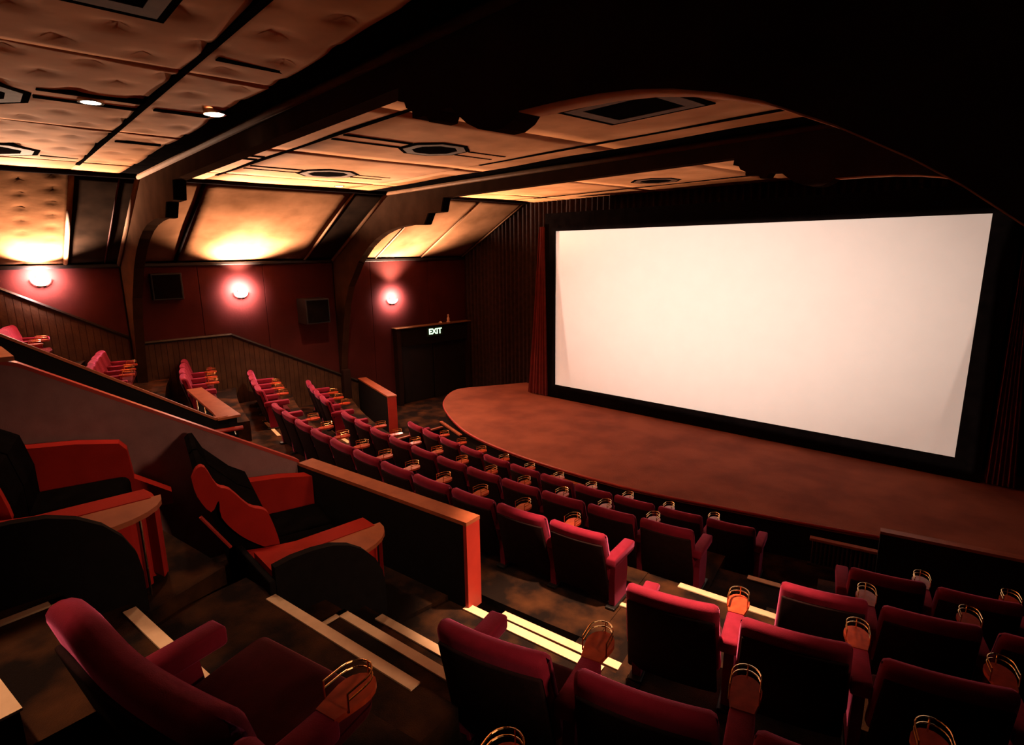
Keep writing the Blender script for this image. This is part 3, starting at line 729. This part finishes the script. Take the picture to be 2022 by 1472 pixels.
# radiators on the stage front
def radiator(label, a, b, n):
    a, b = Vector((*a, 0)), Vector((*b, 0)); d = (b - a); L = d.length; ang = math.atan2(d.y, d.x)
    t = empty('radiator', (a.x, a.y, FZ[1] + .06), ang); tag(t, label, 'radiator', 'stage front radiators')
    link('top_rail', box_me(-.02, L + .02, -.05, .03, .33, .365, .008), M['cap'], t)
    fin = box_me(-.012, .012, -.03, .02, .03, .32, .006, 1); fin.materials.append(M['radiator'])
    for k in range(n):
        o = bpy.data.objects.new('radiator_column', fin); COL.objects.link(o); o.parent = t; o.location = (L * (k + .5) / n, 0, 0)
    link('bottom_rail', box_me(-.02, L + .02, -.03, .02, 0, .03, .006), M['radiator'], t)
radiator('slim radiator with brass top rail on the stage front, right', (-2.22, 6.93), (-1.53, 7.13), 16)
radiator('slim radiator half hidden behind the front row', (-5.74, 6.10), (-5.15, 6.16), 12)

# ------------------------------------------------------------------ exit door, sign, speakers, lamps
t = empty('door_1', (XL, 8.6, FZ[1])); tag(t, 'dark double exit doors under a lit ledge in the left wall', 'door', kind='structure')
c = t.location.copy()
link('surround', relp(box_me(XL, XL + .20, 7.47, 7.58, FZ[1], -1.86), c), M['wall_dark'], t)
link('surround', relp(box_me(XL, XL + .20, 9.70, 9.80, FZ[1], -1.86), c), M['wall_dark'], t)
link('header', relp(box_me(XL, XL + .18, 7.58, 9.70, -2.32, -1.86), c), M['dark'], t)
link('ledge', relp(box_me(XL, XL + .24, 7.44, 9.84, -1.86, -1.835, .006), c), M['tan_trim'], t)
link('door_leaf', relp(box_me(XL, XL + .06, 7.59, 8.63, FZ[1], -2.33, .01), c), M['blackpaint'], t)
link('door_leaf', relp(box_me(XL, XL + .06, 8.65, 9.69, FZ[1], -2.33, .01), c), M['blackpaint'], t)
sg = empty('exit_sign', (XL + .19, 8.62, -2.02)); tag(sg, 'small glowing green exit sign over the dark doors', 'sign')
link('box', box_me(-.005, .02, -.26, .26, -.12, .12, .006), M['exitbox'], sg)
cv = bpy.data.curves.new('txt', 'FONT'); cv.body = 'EXIT'; cv.size = .20; cv.align_x = 'CENTER'; cv.align_y = 'CENTER'; cv.extrude = .003; cv.offset = .006
tmp = bpy.data.objects.new('tmp', cv); COL.objects.link(tmp)
bpy.context.view_layer.update()
tme = bpy.data.meshes.new_from_object(tmp.evaluated_get(bpy.context.evaluated_depsgraph_get()))
bpy.data.objects.remove(tmp, do_unlink=True)
lt = link('lettering', tme, None, sg); tme.materials.clear(); tme.materials.append(M['exit'])
lt.rotation_euler = (R(90), 0, R(90)); lt.location = (.024, 0, 0)
# little figure and ball on the ledge
fg = empty('figurine', (XL + .12, 9.12, -1.835)); tag(fg, 'tiny pale figurine standing on the door ledge', 'figurine')
link('body', loft_me([[(r * math.cos(a * math.pi / 5), r * math.sin(a * math.pi / 5), z) for a in range(10)] for r, z in ((.05, 0), (.055, .02), (.03, .04), (.04, .10), (.02, .15), (.018, .16))]), M['plaster'], fg, True)
link('head', loft_me([[(r * math.cos(a * math.pi / 5), r * math.sin(a * math.pi / 5), z) for a in range(10)] for r, z in ((.012, .155), (.028, .175), (.028, .195), (.012, .215))]), M['plaster'], fg, True)
fg = link('knob', loft_me([[(r * math.cos(a * math.pi / 5), r * math.sin(a * math.pi / 5), z) for a in range(10)] for r, z in ((.045, 0), (.05, .015), (.035, .04), (.01, .05))]), M['plaster'], None, True)
fg.location = (XL + .12, 8.86, -1.835); fg.name = 'ornament'; tag(fg, 'tiny round ornament on the door ledge', 'ornament')
# speakers
sk = empty('wall_speaker', (-12.2, 5.36, -1.22)); tag(sk, 'black box loudspeaker on the wall beside the far rib', 'speaker', 'wall speakers')
link('cabinet', box_me(-.27, .20, -.27, .27, -.27, .27, .015), M['blackpaint'], sk); link('grille', box_me(.20, .215, -.24, .24, -.24, .24, .006), M['black'], sk)
link('bracket', box_me(-.32, -.27, -.06, .06, -.1, .1), M['blackpaint'], sk)
sk = empty('wall_speaker', (XL, 2.63, -.57)); tag(sk, 'flat square black speaker on the wall behind the near rib', 'speaker', 'wall speakers')
link('cabinet', box_me(0, .12, -.26, .26, -.25, .25, .012), M['blackpaint'], sk); link('grille', box_me(.12, .132, -.23, .23, -.22, .22, .005), M['black'], sk)
# sconces
def sconce(y, z, power, label):
    s = empty('wall_sconce', (XL, y, z)); tag(s, label, 'wall lamp', 'glowing wall sconces')
    link('backplate', box_me(0, .02, -.06, .06, -.12, .06, .006), M['chrome'], s)
    rings = []
    for k in range(7):
        a = R(90 * k / 6); r = .02 + .115 * math.sin(a); zz = -.11 * math.cos(a)
        rings.append([(.02 + r * math.sin(q) * 1.0, r * math.cos(q), zz) for q in [math.pi * i / 12 for i in range(13)]])
    V = [p for rg in rings for p in rg]; Fc = []
    for i in range(6):
        for k in range(12):
            Fc.append((i * 13 + k, i * 13 + k + 1, (i + 1) * 13 + k + 1, (i + 1) * 13 + k))
    link('shade', fix(mesh_from(V, Fc)), M['shade'], s, True)
    bl = bpy.data.meshes.new('bulb'); bm = bmesh.new(); bmesh.ops.create_uvsphere(bm, u_segments=12, v_segments=8, radius=.035); bm.to_mesh(bl); bm.free()
    b = link('bulb', bl, M['bulb'], s, True); b.location = (.08, 0, .01)
    spot('sconce_wall_glow', (XL + .24, y, z + .05), (XL, y, z + .02), power * 3.4, 146, 0.9, (1.0, .62, .55), .07)
    spot('sconce_downlight', (XL + .24, y, z - .12), (XL + .24 + .75, y, z - 1.0), power * .9, 120, 0.9, (1.0, .66, .50), .06)
    spot('sconce_uplight', (XL + .20, y, z + .08), (XL + .20 + .47, y, z + .08 + .88), power * 30.0, 116, .9, (1.0, .68, .46), .05)
sconce(-2.45, -0.30, 230, 'wall sconce of the rear bay, left of the picture')
sconce(0.80, -0.36, 170, 'glowing wall sconce nearest the left edge of the picture')
sconce(3.96, -0.75, 190, 'glowing wall sconce between the two ribs')
sconce(7.50, -1.12, 150, 'glowing wall sconce above the exit door')
# ceiling downlights
def downlight(x, y, power, angle, label, tilt=(0, 0), blend=.8):
    s = empty('downlight', (x, y, ZC)); tag(s, label, 'ceiling light', 'recessed ceiling downlights')
    link('rim', ring_me(octa(.085, 20, 0), octa(.065, 20, 0), -.014, .02), M['chrome'], s)
    link('lens', prism_me(octa(.066, 20, 0), (-.008, 0)), M['bulb'], s)
    spot('downlight_beam', (x, y, ZC - .03), (x + tilt[0], y + tilt[1], -3), power, angle, blend)
downlight(-5.51, 0.83, 90, 115, 'round ceiling downlight farther left, set in a double black batten')
downlight(-5.33, 1.64, 90, 115, 'round ceiling downlight close to the near rib')
downlight(-9.51, 4.80, 800, 115, 'small ceiling downlight over the left rows beside the far rib')
downlight(-2.30, 3.2, 2000, 48, 'ceiling downlight above the right aisle, hidden by the near arch', (.1, -.1), .5)
downlight(-2.9, -.7, 200, 24, 'ceiling downlight behind the nearest chairs', (.25, 1.0), .35)
# spotlights on the near side wall, throwing light across the rows
def wall_spot(loc, target, power, angle, label):
    s = empty('wall_spotlight', loc); tag(s, label, 'spotlight', 'side wall spotlights')
    d = (Vector(target) - Vector(loc)); s.rotation_euler = d.to_track_quat('-Z', 'Y').to_euler()
    rg = [[(r * math.cos(a * math.pi / 8), r * math.sin(a * math.pi / 8), z) for a in range(16)] for r, z in ((.02, .16), (.06, .15), (.075, .06), (.08, 0), (.07, 0), (.065, .05))]
    link('housing', loft_me(rg, False), M['blackpaint'], s, True)
    link('lens', prism_me(octa(.066, 16, 0), (.045, .05)), M['bulb'], s)
    link('arm', tube_me([[(0, 0, .15), (0, 0, .30)]], .015, 6), M['blackpaint'], s)
    o = spot('wall_spotlight_beam', Vector(loc) + d.normalized() * .02, target, power, angle, .8, TUNG, .16)
wall_spot((1.05, 1.55, -.18), (-4.6, 1.55, -1.9), 250, 44, 'black side spotlight right of the nearest chairs, out of view')
wall_spot((1.05, 3.6, -.18), (-4.5, 3.8, -2.9), 210, 58, 'black side spotlight beyond the near arch, out of view')
